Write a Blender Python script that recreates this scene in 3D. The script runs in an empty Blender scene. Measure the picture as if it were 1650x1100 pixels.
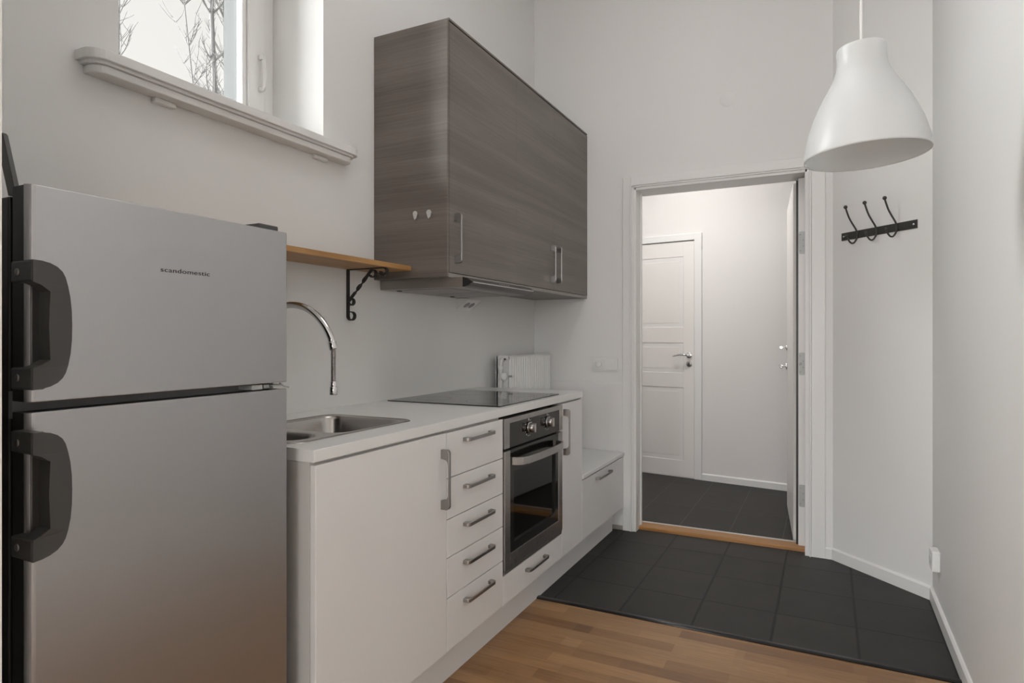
import bpy, bmesh, math, random
from mathutils import Vector, Matrix
random.seed(7)
PI = math.pi
SC = bpy.context.scene
COL = SC.collection

# ------------------------------------------------------------------ camera
cam_data = bpy.data.cameras.new('camera')
cam = bpy.data.objects.new('camera', cam_data); COL.objects.link(cam)
cam_data.sensor_width = 36.0
cam_data.lens = 1018.0 / 1650.0 * 36.0
cam_data.shift_y = -7.0 / 1650.0
YAW = math.atan(509 / 1018.0)
cam.location = (0, 0, 1.19)
cam.rotation_euler = (PI / 2, 0, YAW)
cam_data.clip_start = 0.02
SC.camera = cam

# ------------------------------------------------------------------ world, lights, exposure
SC.view_settings.view_transform = 'Standard'
SC.view_settings.look = 'None'
SC.view_settings.gamma = 1.0
SC.view_settings.use_curve_mapping = False
SC.view_settings.exposure = 0.22

world = bpy.data.worlds.new('overcast_sky'); SC.world = world
world.use_nodes = True
wn = world.node_tree.nodes; wl = world.node_tree.links
wn.clear()
w_out = wn.new('ShaderNodeOutputWorld'); w_bg = wn.new('ShaderNodeBackground')
w_tc = wn.new('ShaderNodeTexCoord'); w_sep = wn.new('ShaderNodeSeparateXYZ'); w_ramp = wn.new('ShaderNodeValToRGB')
wl.new(w_tc.outputs['Generated'], w_sep.inputs[0]); wl.new(w_sep.outputs['Z'], w_ramp.inputs[0])
wl.new(w_ramp.outputs[0], w_bg.inputs[0]); wl.new(w_bg.outputs[0], w_out.inputs[0])
e = w_ramp.color_ramp.elements
e[0].position = 0.0; e[0].color = (0.26, 0.255, 0.245, 1)
e[1].position = 0.55; e[1].color = (0.27, 0.262, 0.254, 1)
el = w_ramp.color_ramp.elements.new(1.0); el.color = (1.0, 1.0, 1.0, 1)
w_bg.inputs[1].default_value = 3.15

def area(name, loc, rot, sx, sy, power, color=(1, 1, 1)):
    l = bpy.data.lights.new(name, 'AREA'); l.shape = 'RECTANGLE'; l.size = sx; l.size_y = sy
    l.energy = power; l.color = color
    o = bpy.data.objects.new(name, l); o.location = loc; o.rotation_euler = rot; COL.objects.link(o)
    return o
# added fill set in unseen rear windows; sun comes through the fridge window
area('rear_fill_light', (-0.85, -4.05, 1.75), (-PI / 2 + 0.2, 0, PI), 1.2, 1.7, 66, (0.98, 0.99, 1.0))
area('rear_fill_light_2', (1.25, -4.05, 1.75), (-PI / 2 + 0.2, 0, PI), 1.2, 1.7, 66, (0.98, 0.99, 1.0))
sun_d = bpy.data.lights.new('hazy_sun', 'SUN'); sun_d.energy = 28.0; sun_d.angle = math.radians(95); sun_d.color = (0.98, 0.99, 1.0)
sun = bpy.data.objects.new('hazy_sun', sun_d); COL.objects.link(sun)
sun.rotation_euler = Vector((0.70, 0.53, -0.50)).to_track_quat('-Z', 'Y').to_euler()
area('hall_ceiling_lamp', (-1.15, 4.5, 2.85), (0, 0, 0), 0.5, 0.5, 17, (1.0, 0.985, 0.97))
area('kitchen_fill_light', (-0.45, 1.9, 3.62), (0, 0, 0), 0.9, 0.9, 8, (0.99, 0.99, 1.0))  # added overhead fill that lifts the worktop and walls, no fitting there

# ------------------------------------------------------------------ materials
def lin(c):
    return tuple(((v / 255) / 12.92 if v / 255 <= 0.04045 else ((v / 255 + 0.055) / 1.055) ** 2.4) for v in c) + (1,)
MATS = {}
def mat(name, col, rough=0.5, metal=0.0, spec=0.5, srgb=False, **kw):
    m = bpy.data.materials.new(name); m.use_nodes = True
    b = m.node_tree.nodes['Principled BSDF']
    c = lin(col) if srgb else tuple(col) + (1,)
    b.inputs['Base Color'].default_value = c
    b.inputs['Roughness'].default_value = rough
    b.inputs['Metallic'].default_value = metal
    b.inputs['Specular IOR Level'].default_value = spec
    for k, v in kw.items():
        b.inputs[k.replace('_', ' ')].default_value = v
    MATS[name] = m
    return m
def N(m, t): return m.node_tree.nodes.new(t)
def L(m, a, b): m.node_tree.links.new(a, b)
def bsdf(m): return m.node_tree.nodes['Principled BSDF']
def coords(m, scale=(1, 1, 1), rot=(0, 0, 0), loc=(0, 0, 0)):
    g = N(m, 'ShaderNodeNewGeometry'); mp = N(m, 'ShaderNodeMapping')
    mp.inputs['Scale'].default_value = scale; mp.inputs['Rotation'].default_value = rot; mp.inputs['Location'].default_value = loc
    L(m, g.outputs['Position'], mp.inputs['Vector']); return mp.outputs['Vector']
def noise(m, vec, scale, detail=4, rough=0.5, dist=0.0):
    n = N(m, 'ShaderNodeTexNoise'); n.inputs['Scale'].default_value = scale; n.inputs['Detail'].default_value = detail
    n.inputs['Roughness'].default_value = rough; n.inputs['Distortion'].default_value = dist
    L(m, vec, n.inputs['Vector']); return n.outputs['Fac']
def ramp(m, fac, stops):
    r = N(m, 'ShaderNodeValToRGB'); L(m, fac, r.inputs[0]); els = r.color_ramp.elements
    els[0].position = stops[0][0]; els[0].color = tuple(stops[0][1]) + (1,)
    els[1].position = stops[-1][0]; els[1].color = tuple(stops[-1][1]) + (1,)
    for p, c in stops[1:-1]:
        q = els.new(p); q.color = tuple(c) + (1,)
    return r.outputs[0]
def bump(m, fac, strength, dist):
    b = N(m, 'ShaderNodeBump'); b.inputs['Strength'].default_value = strength; b.inputs['Distance'].default_value = dist
    L(m, fac, b.inputs['Height']); L(m, b.outputs[0], bsdf(m).inputs['Normal'])
def math_(m, op, a, b=None):
    n = N(m, 'ShaderNodeMath'); n.operation = op
    for i, v in enumerate((a, b)):
        if v is None: continue
        if isinstance(v, (int, float)): n.inputs[i].default_value = v
        else: L(m, v, n.inputs[i])
    return n.outputs[0]
def mix(m, fac, a, b, mode='MIX'):
    n = N(m, 'ShaderNodeMix'); n.data_type = 'RGBA'; n.blend_type = mode
    for i, v in ((0, fac), (6, a), (7, b)):
        if isinstance(v, (int, float)): n.inputs[i].default_value = v
        elif isinstance(v, tuple): n.inputs[i].default_value = v + (1,) if len(v) == 3 else v
        else: L(m, v, n.inputs[i])
    return n.outputs[2]

def painted(name, col, rough, bscale=260, bstr=0.08):
    m = mat(name, col, rough, spec=0.35)
    v = coords(m)
    n1 = noise(m, v, 0.9, 3)
    c = mix(m, n1, tuple(x * 0.97 for x in col), tuple(min(1, x * 1.02) for x in col))
    L(m, c, bsdf(m).inputs['Base Color'])
    bump(m, noise(m, v, bscale, 2), bstr, 0.001)
    return m
WALL = painted('wall_paint', (0.78, 0.772, 0.755), 0.75)
HALL = painted('hall_wall_paint', (0.78, 0.755, 0.735), 0.6)
CEIL = painted('ceiling_paint', (0.80, 0.79, 0.77), 0.85)
TRIM = painted('trim_paint', (0.79, 0.782, 0.765), 0.35, 90, 0.04)
DOORP = painted('door_paint', (0.80, 0.77, 0.74), 0.38, 90, 0.04)
LACQ = mat('white_cabinet_laminate', (0.76, 0.75, 0.738), 0.42, spec=0.4)
CARC = mat('pale_grey_cabinet_board', (0.60, 0.585, 0.56), 0.5)
WTOP = mat('white_worktop_laminate', (0.76, 0.76, 0.745), 0.32)
bump(WTOP, noise(WTOP, coords(WTOP), 500, 2), 0.05, 0.0005)
PLAST = mat('white_plastic', (0.76, 0.76, 0.74), 0.35)
BLACKP = mat('black_plastic', (0.012, 0.012, 0.012), 0.4)
HPLAST = mat('dark_grey_handle_plastic', (0.06, 0.058, 0.055), 0.33)
FBODY = mat('dark_grey_fridge_shell', (0.014, 0.013, 0.013), 0.4)
GASK = mat('grey_gasket_rubber', (0.20, 0.20, 0.205), 0.5)
CHROME = mat('chrome', (0.72, 0.72, 0.72), 0.10, 1.0)
SATIN = mat('satin_nickel', (0.35, 0.335, 0.325), 0.30, 1.0)
IRON = mat('black_wrought_iron', (0.02, 0.018, 0.017), 0.5, spec=0.4)
RACK = mat('dark_grey_painted_steel', (0.06, 0.058, 0.053), 0.38, 0.3)
HINGE = mat('zinc_plate', (0.42, 0.43, 0.42), 0.5, 0.4)
GLASSB = mat('black_ceramic_glass', (0.012, 0.011, 0.011), 0.06, spec=0.8)
OVGL = mat('dark_oven_glass', (0.012, 0.011, 0.010), 0.08, spec=0.6)
OVIN = mat('oven_cavity_enamel', (0.035, 0.032, 0.03), 0.3)
BARK = mat('grey_bark', (0.13, 0.127, 0.127), 0.9)
GROUND = mat('pale_gravel', (0.45, 0.44, 0.42), 0.95)
GREYAL = mat('grey_green_window_cladding', (0.090, 0.094, 0.094), 0.9, spec=0.0)
LAMPM = mat('white_lamp_plastic', (0.80, 0.81, 0.81), 0.30, Subsurface_Weight=0.0)

lt = LAMPM.node_tree; ltr = lt.nodes.new('ShaderNodeBsdfTranslucent'); ltr.inputs[0].default_value = (0.82, 0.82, 0.81, 1)
lmx = lt.nodes.new('ShaderNodeMixShader'); lmx.inputs[0].default_value = 0.45
lt.links.new(bsdf(LAMPM).outputs[0], lmx.inputs[1]); lt.links.new(ltr.outputs[0], lmx.inputs[2]); lt.links.new(lmx.outputs[0], lt.nodes['Material Output'].inputs[0])
def brushed(name, col, rough, scale=(1, 1, 1), aniso=0.0):
    m = mat(name, col, rough, 1.0)
    v = coords(m, scale)
    n = noise(m, v, 60, 3, 0.6)
    r = N(m, 'ShaderNodeMapRange'); r.inputs[3].default_value = rough - 0.04; r.inputs[4].default_value = rough + 0.05
    L(m, n, r.inputs[0]); L(m, r.outputs[0], bsdf(m).inputs['Roughness'])
    L(m, mix(m, n, tuple(c * 0.94 for c in col), tuple(c * 1.04 for c in col)), bsdf(m).inputs['Base Color'])
    return m
FRIDGE = brushed('brushed_steel_fridge', (0.475, 0.472, 0.478), 0.33, (1, 30, 0.5))
STEEL = brushed('brushed_steel', (0.48, 0.465, 0.45), 0.28, (1, 0.4, 20))
SINK = brushed('sink_steel', (0.50, 0.48, 0.46), 0.24, (1, 1, 20))
HOODM = brushed('hood_steel', (0.42, 0.40, 0.38), 0.30, (1, 0.5, 20))

def woodgrain(name, dark, mid, light, rough, sx, sy, sz, fine=55, cath=9, bstr=0.15):
    """grain that runs along the axes with the small scale"""
    m = mat(name, mid, rough, spec=0.5)
    v = coords(m, (sx, sy, sz))
    a = noise(m, v, 1.0, 2, 0.4, 0.3)
    rings = N(m, 'ShaderNodeMath'); rings.operation = 'SINE'
    L(m, math_(m, 'MULTIPLY', a, cath * 6.28), rings.inputs[0])
    ringf = math_(m, 'MULTIPLY', math_(m, 'ADD', rings.outputs[0], 1.0), 0.5)
    v2 = coords(m, (sx * 4, sy * 4, sz * 14))
    f = noise(m, v2, 3.0, 6, 0.7)
    t = math_(m, 'ADD', math_(m, 'MULTIPLY', ringf, 0.22), math_(m, 'MULTIPLY', f, 0.85))
    c = ramp(m, t, [(0.25, dark), (0.52, mid), (0.85, light)])
    L(m, c, bsdf(m).inputs['Base Color'])
    bump(m, t, bstr, 0.0008)
    return m
GREYW = woodgrain('grey_brown_woodgrain_laminate', (0.100, 0.082, 0.070), (0.140, 0.118, 0.102), (0.195, 0.168, 0.148), 0.33, 0.22, 0.22, 4.0, cath=6, bstr=0.2)
OAK = woodgrain('oiled_oak', (0.30, 0.145, 0.045), (0.40, 0.21, 0.075), (0.50, 0.28, 0.11), 0.45, 9.0, 0.8, 6.0, bstr=0.1)
OAK2 = woodgrain('varnished_oak_threshold', (0.26, 0.115, 0.03), (0.34, 0.16, 0.045), (0.42, 0.21, 0.07), 0.35, 0.8, 9.0, 6.0, bstr=0.1)

def parquet():
    m = mat('oak_parquet', (0.3, 0.15, 0.06), 0.38)
    v = coords(m, loc=(0.13, 0.035, 0))
    br = N(m, 'ShaderNodeTexBrick'); L(m, v, br.inputs['Vector'])
    br.offset = 0.37; br.offset_frequency = 2; br.squash = 1.0
    br.inputs['Scale'].default_value = 1.0
    br.inputs['Brick Width'].default_value = 0.40; br.inputs['Row Height'].default_value = 0.066
    br.inputs['Mortar Size'].default_value = 0.0006; br.inputs['Mortar Smooth'].default_value = 0.2; br.inputs['Bias'].default_value = 0.0
    br.inputs['Color1'].default_value = (0, 0, 0, 1); br.inputs['Color2'].default_value = (1, 1, 1, 1)
    br.inputs['Mortar'].default_value = (0.35, 0.35, 0.35, 1)
    # a second, sparser lattice breaks up the regular stave lengths
    br2 = N(m, 'ShaderNodeTexBrick'); L(m, coords(m, loc=(0.31, 0.035, 0)), br2.inputs['Vector'])
    br2.offset = 0.29; br2.offset_frequency = 3
    br2.inputs['Scale'].default_value = 1.0
    br2.inputs['Brick Width'].default_value = 0.55; br2.inputs['Row Height'].default_value = 0.066
    br2.inputs['Mortar Size'].default_value = 0.0006; br2.inputs['Bias'].default_value = 0.0
    br2.inputs['Color1'].default_value = (0, 0, 0, 1); br2.inputs['Color2'].default_value = (1, 1, 1, 1); br2.inputs['Mortar'].default_value = (0.35, 0.35, 0.35, 1)
    t = mix(m, 0.45, br.outputs['Color'], br2.outputs['Color'])
    g1 = noise(m, coords(m, (3.0, 45, 1)), 2.0, 6, 0.65, 0.4)
    g2 = noise(m, coords(m, (0.8, 6, 1)), 2.0, 3, 0.5, 0.8)
    base = ramp(m, t, [(0.0, (0.190, 0.092, 0.034)), (0.45, (0.300, 0.160, 0.066)), (1.0, (0.420, 0.245, 0.112))])
    grain = ramp(m, math_(m, 'ADD', math_(m, 'MULTIPLY', g1, 0.6), math_(m, 'MULTIPLY', g2, 0.4)), [(0.28, (0.66, 0.61, 0.55)), (0.68, (1.14, 1.14, 1.14))])
    L(m, mix(m, 1.0, base, grain, 'MULTIPLY'), bsdf(m).inputs['Base Color'])
    bump(m, g1, 0.06, 0.0005)
    return m
PARQ = parquet()

def tiles(name, x0, y0, w, h, col, grout, mort=0.0035):
    m = mat(name, col, 0.5, spec=0.22)
    v = coords(m, loc=(-x0, -y0, 0))
    br = N(m, 'ShaderNodeTexBrick'); L(m, v, br.inputs['Vector']); br.offset = 0.0
    br.inputs['Scale'].default_value = 1.0; br.inputs['Brick Width'].default_value = w; br.inputs['Row Height'].default_value = h
    br.inputs['Mortar Size'].default_value = mort; br.inputs['Mortar Smooth'].default_value = 0.3; br.inputs['Bias'].default_value = 0.0
    br.inputs['Color1'].default_value = tuple(c * 0.9 for c in col) + (1,); br.inputs['Color2'].default_value = tuple(c * 1.12 for c in col) + (1,)
    br.inputs['Mortar'].default_value = grout + (1,)
    n = noise(m, coords(m), 7, 5, 0.6)
    L(m, mix(m, 1.0, br.outputs['Color'], ramp(m, n, [(0.3, (0.85, 0.85, 0.85)), (0.7, (1.12, 1.12, 1.12))]), 'MULTIPLY'), bsdf(m).inputs['Base Color'])
    h_ = math_(m, 'ADD', math_(m, 'MULTIPLY', br.outputs['Fac'], -1.0), math_(m, 'MULTIPLY', n, 0.15))
    bump(m, h_, 0.35, 0.002)
    return m
TILEK = tiles('charcoal_kitchen_tiles', -0.81, 2.945, 0.305, 0.325, (0.032, 0.0295, 0.027), (0.011, 0.010, 0.009), 0.006)
TILEH = tiles('charcoal_hall_tiles', -1.14, 3.3, 0.30, 0.62, (0.034, 0.031, 0.029), (0.085, 0.078, 0.070), 0.0025)

def window_glass():
    m = bpy.data.materials.new('clear_window_glass'); m.use_nodes = True
    nt = m.node_tree; nt.nodes.clear()
    out = nt.nodes.new('ShaderNodeOutputMaterial'); tr = nt.nodes.new('ShaderNodeBsdfTransparent'); gl = nt.nodes.new('ShaderNodeBsdfGlossy')
    mx = nt.nodes.new('ShaderNodeMixShader'); fr = nt.nodes.new('ShaderNodeFresnel'); fr.inputs[0].default_value = 1.3
    gl.inputs['Roughness'].default_value = 0.0
    tr.inputs[0].default_value = (0.98, 0.985, 0.98, 1)
    nt.links.new(fr.outputs[0], mx.inputs[0]); nt.links.new(tr.outputs[0], mx.inputs[1]); nt.links.new(gl.outputs[0], mx.inputs[2]); nt.links.new(mx.outputs[0], out.inputs[0])
    return m
PANE = window_glass()
def tinted_glass():
    m = window_glass(); m.name = 'tinted_oven_window_glass'
    for n in m.node_tree.nodes:
        if n.type == 'BSDF_TRANSPARENT': n.inputs[0].default_value = (0.30, 0.29, 0.27, 1)
        if n.type == 'FRESNEL': n.inputs[0].default_value = 1.6
        if n.type == 'BSDF_GLOSSY': n.inputs['Roughness'].default_value = 0.03
    return m
OVPANE = tinted_glass()

# ------------------------------------------------------------------ mesh builder
class MB:
    def __init__(s): s.bm = bmesh.new()
    def merge(s, b, M=None):
        if M is not None: b.transform(M)
        vm = {v: s.bm.verts.new(v.co) for v in b.verts}
        for f in b.faces:
            try:
                nf = s.bm.faces.new([vm[v] for v in f.verts]); nf.smooth = f.smooth
            except ValueError: pass
        b.free(); return s
    def box(s, x0, x1, y0, y1, z0, z1, bev=0.0, seg=2, M=None):
        b = bmesh.new(); bmesh.ops.create_cube(b, size=1)
        for v in b.verts:
            v.co = Vector(((x0 + x1) / 2 + v.co.x * (x1 - x0), (y0 + y1) / 2 + v.co.y * (y1 - y0), (z0 + z1) / 2 + v.co.z * (z1 - z0)))
        if bev: bmesh.ops.bevel(b, geom=list(b.edges), offset=bev, segments=seg, profile=0.5, affect='EDGES')
        return s.merge(b, M)
    def prism(s, pts, axis, a, c, bev=0.0, M=None, smooth=False):
        """pts: 2-D outline. axis x: pts are (y,z); y: (x,z); z: (x,y)"""
        b = bmesh.new()
        def P(p, t):
            return {'x': (t, p[0], p[1]), 'y': (p[0], t, p[1]), 'z': (p[0], p[1], t)}[axis]
        A = [b.verts.new(P(p, a)) for p in pts]; C = [b.verts.new(P(p, c)) for p in pts]
        b.faces.new(A); b.faces.new(C[::-1])
        n = len(pts)
        for i in range(n):
            f = b.faces.new((A[i], C[i], C[(i + 1) % n], A[(i + 1) % n])); f.smooth = smooth
        bmesh.ops.recalc_face_normals(b, faces=b.faces)
        if bev:
            caps = [ed for ed in b.edges if all(v in A for v in ed.verts) or all(v in C for v in ed.verts)]
            bmesh.ops.bevel(b, geom=caps, offset=bev, segments=2, profile=0.5, affect='EDGES')
        return s.merge(b, M)
    def lathe(s, prof, seg=32, M=None, smooth=True):
        """prof: (r, z) list around z axis"""
        b = bmesh.new(); rings = []
        for r, z in prof:
            if r < 1e-6: rings.append([b.verts.new((0, 0, z))])
            else: rings.append([b.verts.new((r * math.cos(2 * PI * k / seg), r * math.sin(2 * PI * k / seg), z)) for k in range(seg)])
        for i in range(len(rings) - 1):
            A, B = rings[i], rings[i + 1]
            for k in range(seg):
                k2 = (k + 1) % seg
                if len(A) == 1 and len(B) == 1: continue
                if len(A) == 1: f = b.faces.new((A[0], B[k], B[k2]))
                elif len(B) == 1: f = b.faces.new((A[k], B[0], A[k2]))
                else: f = b.faces.new((A[k], B[k], B[k2], A[k2]))
                f.smooth = smooth
        bmesh.ops.recalc_face_normals(b, faces=b.faces)
        return s.merge(b, M)
    def cyl(s, p0, p1, r, seg=24, r2=None):
        p0 = Vector(p0); p1 = Vector(p1); d = p1 - p0; h = d.length
        q = d.to_track_quat('Z', 'Y').to_matrix().to_4x4()
        r2 = r if r2 is None else r2
        c = min(r, r2, h) * 0.12
        return s.lathe([(0, 0), (r - c, 0), (r, c), (r2, h - c), (r2 - c, h), (0, h)], seg, Matrix.Translation(p0) @ q)
    def sphere(s, c, r, seg=20):
        n = seg // 2
        return s.lathe([(r * math.sin(PI * i / n), -r * math.cos(PI * i / n)) for i in range(n + 1)], seg, Matrix.Translation(Vector(c)))
    def tube(s, pts, r, seg=12, caps=True, section=None, twist=None):
        """sweep a circle (or a given 2-D section) along pts; r may be a list"""
        b = bmesh.new(); P = [Vector(p) for p in pts]; n = len(P)
        T = [(P[min(i + 1, n - 1)] - P[max(i - 1, 0)]).normalized() for i in range(n)]
        up = Vector((0, 0, 1)) if abs(T[0].z) < 0.9 else Vector((0, 1, 0))
        nrm = (up - T[0] * up.dot(T[0])).normalized(); rings = []
        for i in range(n):
            if i:
                ax = T[i - 1].cross(T[i])
                if ax.length > 1e-8:
                    nrm = Matrix.Rotation(T[i - 1].angle(T[i]), 3, ax.normalized()) @ nrm
            nn = (nrm - T[i] * nrm.dot(T[i])).normalized(); bn = T[i].cross(nn)
            rr = r[i] if isinstance(r, (list, tuple)) else r
            sec = section or [(math.cos(2 * PI * k / seg), math.sin(2 * PI * k / seg)) for k in range(seg)]
            a = twist(i / (n - 1)) if twist else 0.0
            ca, sa = math.cos(a), math.sin(a)
            rings.append([b.verts.new(P[i] + (nn * (u * ca - w * sa) + bn * (u * sa + w * ca)) * (rr if section is None else 1.0)) for u, w in sec])
        m_ = len(rings[0])
        for i in range(n - 1):
            for k in range(m_):
                f = b.faces.new((rings[i][k], rings[i][(k + 1) % m_], rings[i + 1][(k + 1) % m_], rings[i + 1][k])); f.smooth = section is None
        if caps:
            b.faces.new(rings[0][::-1]); b.faces.new(rings[-1])
        bmesh.ops.recalc_face_normals(b, faces=b.faces)
        return s.merge(b)
    def build(s, name, m, parent=None, local=False, smooth=False):
        me = bpy.data.meshes.new(name)
        if parent is not None and not local:
            inv = Matrix.Translation(-wloc(parent)); s.bm.transform(inv)
        s.bm.to_mesh(me); s.bm.free()
        me.materials.append(m)
        o = bpy.data.objects.new(name, me); COL.objects.link(o)
        if parent is not None: o.parent = parent
        return o
def wloc(o):
    v = Vector((0, 0, 0))
    while o is not None:
        v += Vector(o.location); o = o.parent
    return v
def tag(o, label, cat, group=None):
    o['label'] = label; o['category'] = cat
    if group: o['group'] = group
    return o
def thing(name, label, cat, loc=(0, 0, 0), rotz=0.0, group=None):
    o = bpy.data.objects.new(name, None); COL.objects.link(o); o.empty_display_size = 0.05
    o.location = loc; o.rotation_euler = (0, 0, rotz)
    return tag(o, label, cat, group)
def struct_root(name, loc=(0, 0, 0), rotz=0.0, label=None):
    o = bpy.data.objects.new(name, None); COL.objects.link(o); o.location = loc; o.rotation_euler = (0, 0, rotz); o['kind'] = 'structure'
    if label: o['label'] = label
    return o
def struct(name, mb, m, label=None):
    o = mb.build(name, m); o['kind'] = 'structure'
    if label: o['label'] = label
    return o
def box1(*a, **k): return MB().box(*a, **k)
def rrect(x0, x1, y0, y1, r, n=6):
    pts = []
    for cx, cy, a0 in ((x1 - r, y1 - r, 0), (x0 + r, y1 - r, 90), (x0 + r, y0 + r, 180), (x1 - r, y0 + r, 270)):
        for i in range(n + 1):
            a = math.radians(a0 + 90 * i / n); pts.append((cx + r * math.cos(a), cy + r * math.sin(a)))
    return pts
def arc(cx, cz, r, a0, a1, n=16):
    return [(cx + r * math.cos(math.radians(a0 + (a1 - a0) * i / n)), cz + r * math.sin(math.radians(a0 + (a1 - a0) * i / n))) for i in range(n + 1)]

# ------------------------------------------------------------------ room shell
WX = -1.735; BY = 3.80; RX = 0.424; ZC = 3.7
struct('floor', MB().box(-1.735, 2.6, -4.0, 2.635, -0.10, 0.0), PARQ, 'oak parquet floor of short staves')
tk = MB(); tk.box(-1.735, 0.424, 2.635, 3.90, -0.10, 0.0)
struct('floor_tiles', tk, TILEK, 'charcoal square floor tiles in front of the doorway')
struct('floor_hall', MB().box(-3.0, 1.6, 3.90, 6.6, -0.10, 0.0), TILEH, 'charcoal floor tiles of the hall beyond the doorway')
ed = MB().prism([(2.622, 0.0), (2.655, 0.0), (2.655, 0.004), (2.648, 0.007), (2.632, 0.007), (2.624, 0.004)], 'x', -1.735, 0.412, smooth=True)
struct('trim_1', ed, mat('black_tile_edge_profile', (0.012, 0.011, 0.011), 0.25), 'black edging strip where the tiles meet the parquet')

WY0, WY1, WZ0, WZ1 = 1.064, 1.848, 1.90, 3.35
wlft = MB()
wlft.box(-2.135, WX, 0.36, WY0, 0, ZC); wlft.box(-2.135, WX, WY1, BY, 0, ZC)
wlft.box(-2.135, WX, WY0, WY1, 0, WZ0); wlft.box(-2.135, WX, WY0, WY1, WZ1, ZC)
struct('wall_left', wlft, WALL)
DX0, DX1, DZ = -1.075, -0.080, 2.125
wb = MB(); wb.box(-2.6, DX0, BY, 3.99, 0, ZC); wb.box(DX1, 0.024, BY, 3.99, 0, ZC); wb.box(DX0, DX1, BY, 3.99, DZ, ZC)
struct('wall_back', wb, WALL)
struct('wall_angled', MB().prism([(0.024, BY), (RX, 3.41), (0.62, 3.41), (1.0, 3.9), (1.0, 3.99), (0.024, 3.99)], 'z', 0, ZC), WALL)
struct('wall_right', box1(RX, 0.62, -0.4, 3.41, 0, ZC), WALL)
struct('wall_stub', box1(WX, -1.0, 0.36, 0.456, 0, ZC), WALL, 'wall end beside the refrigerator')
wr = MB()
for a, b in ((-1.735, -1.45), (-0.25, 0.65), (1.85, 2.6)): wr.box(a, b, -4.2, -4.0, 0, ZC)
for a, b in ((-1.45, -0.25), (0.65, 1.85)): wr.box(a, b, -4.2, -4.0, 0, 0.95); wr.box(a, b, -4.2, -4.0, 2.95, ZC)
struct('wall_rear', wr, WALL)
struct('wall_rear_left', box1(-2.135, WX, -4.2, 0.358, 0, ZC), WALL)
struct('wall_rear_right', MB().box(2.6, 2.8, -4.2, -0.2, 0, ZC).box(0.62, 2.8, -0.4, -0.2, 0, ZC), WALL)
struct('ceiling', MB().box(-2.135, 0.62, -0.4, 4.0, ZC, ZC + 0.15).box(-2.135, 2.8, -4.2, -0.4, ZC, ZC + 0.15), CEIL)
# hall
HA = -math.atan(0.14)
hr = struct_root('wall_hall_back', (-0.937, 5.42, 0), HA, 'white hall wall seen through the doorway')
MB().box(-2.2, 2.0, 0, 0.15, 0, 3.0).build('wall_surface', HALL, hr, local=True)
struct('wall_hall_left', box1(-2.5, -2.4, 3.99, 6.2, 0, 3.0), HALL)
struct('wall_hall_right', box1(0.9, 1.0, 3.99, 6.2, 0, 3.0), HALL)
struct('ceiling_hall', box1(-2.5, 1.0, 3.99, 6.2, 3.0, 3.1), CEIL)
struct('ground', box1(-60, -2.2, -30, 50, -0.6, -0.3), GROUND, 'pale ground outside the window')

# baseboards
def skirt(mb, p0, p1, inner, h=0.062, t=0.012, M=None):
    """inner: unit vector into the room"""
    (x0, y0), (x1, y1) = p0, p1; ix, iy = inner
    prof = [(0, 0), (t, 0), (t, h - 0.008), (t - 0.006, h), (0, h)]
    b = bmesh.new()
    A = [b.verts.new((x0 + ix * o, y0 + iy * o, z)) for o, z in prof]; C = [b.verts.new((x1 + ix * o, y1 + iy * o, z)) for o, z in prof]
    b.faces.new(A); b.faces.new(C[::-1])
    for i in range(5): b.faces.new((A[i], C[i], C[(i + 1) % 5], A[(i + 1) % 5]))
    bmesh.ops.recalc_face_normals(b, faces=b.faces); mb.merge(b, M); return mb
struct('baseboard_right', skirt(MB(), (RX, -0.2), (RX, 3.412), (-1, 0)), TRIM)
struct('baseboard_angled', skirt(MB(), (0.024, BY), (RX, 3.41), (-0.698, -0.716)), TRIM)
struct('baseboard_back', skirt(MB(), (-0.012, BY), (0.024, BY), (0, -1)), TRIM)
skirt(MB(), (0.0, 0.0), (1.4, 0.0), (0, -1), 0.056).build('baseboard_hall', TRIM, hr, local=True)
struct('trim_2', box1(-1.200, -1.131, 3.788, BY, 0, 0.028, bev=0.003), mat('grey_beige_skirting', (0.30, 0.27, 0.24), 0.7), 'grey-beige strip at the wall foot beside the doorway')  # low skirting piece, darker than the other baseboards

# splash board strip on the back wall below switch
struct('trim_3', MB().prism([(3.80, 0.0), (3.793, 0.0), (3.793, 0.898), (3.797, 0.908), (3.80, 0.91)], 'x', -1.72, -1.131), LACQ, 'thin white wall panel beside the radiator, its top edge below the switch')

# ------------------------------------------------------------------ window over the fridge
win = struct_root('window_1', (-2.0, 1.456, 1.93), 0, 'white window over the refrigerator')
fr = MB()
fr.box(-2.09, -2.0, 1.800, 1.848, 1.93, WZ1, bev=0.003); fr.box(-2.09, -2.0, WY0, 1.112, 1.93, WZ1, bev=0.003)
fr.box(-2.09, -2.0, WY0, WY1, 1.905, 1.955, bev=0.003); fr.box(-2.09, -2.0, WY0, WY1, WZ1 - 0.05, WZ1)
fr.build('window_frame', TRIM, win)
sash = MB()
sash.box(-2.06, -1.993, 1.722, 1.800, 1.955, WZ1 - 0.05, bev=0.004); sash.box(-2.06, -1.993, 1.112, 1.19, 1.955, WZ1 - 0.05, bev=0.004)
sash.box(-2.06, -1.993, 1.19, 1.722, 1.955, 2.02, bev=0.004); sash.box(-2.06, -1.993, 1.19, 1.722, WZ1 - 0.12, WZ1 - 0.05)
sash.box(-2.035, -2.005, 1.702, 1.722, 2.02, WZ1 - 0.12, bev=0.003)
sash.build('window_sash', TRIM, win)
al = MB(); al.box(-2.15, -2.065, 1.735, 1.847, 1.955, WZ1 - 0.05, bev=0.003); al.box(-2.15, -2.065, 1.112, 1.17, 1.955, WZ1 - 0.05); al.box(-2.15, -2.065, 1.17, 1.735, 1.955, 2.0)
al.build('outer_sash', GREYAL, win)
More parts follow.
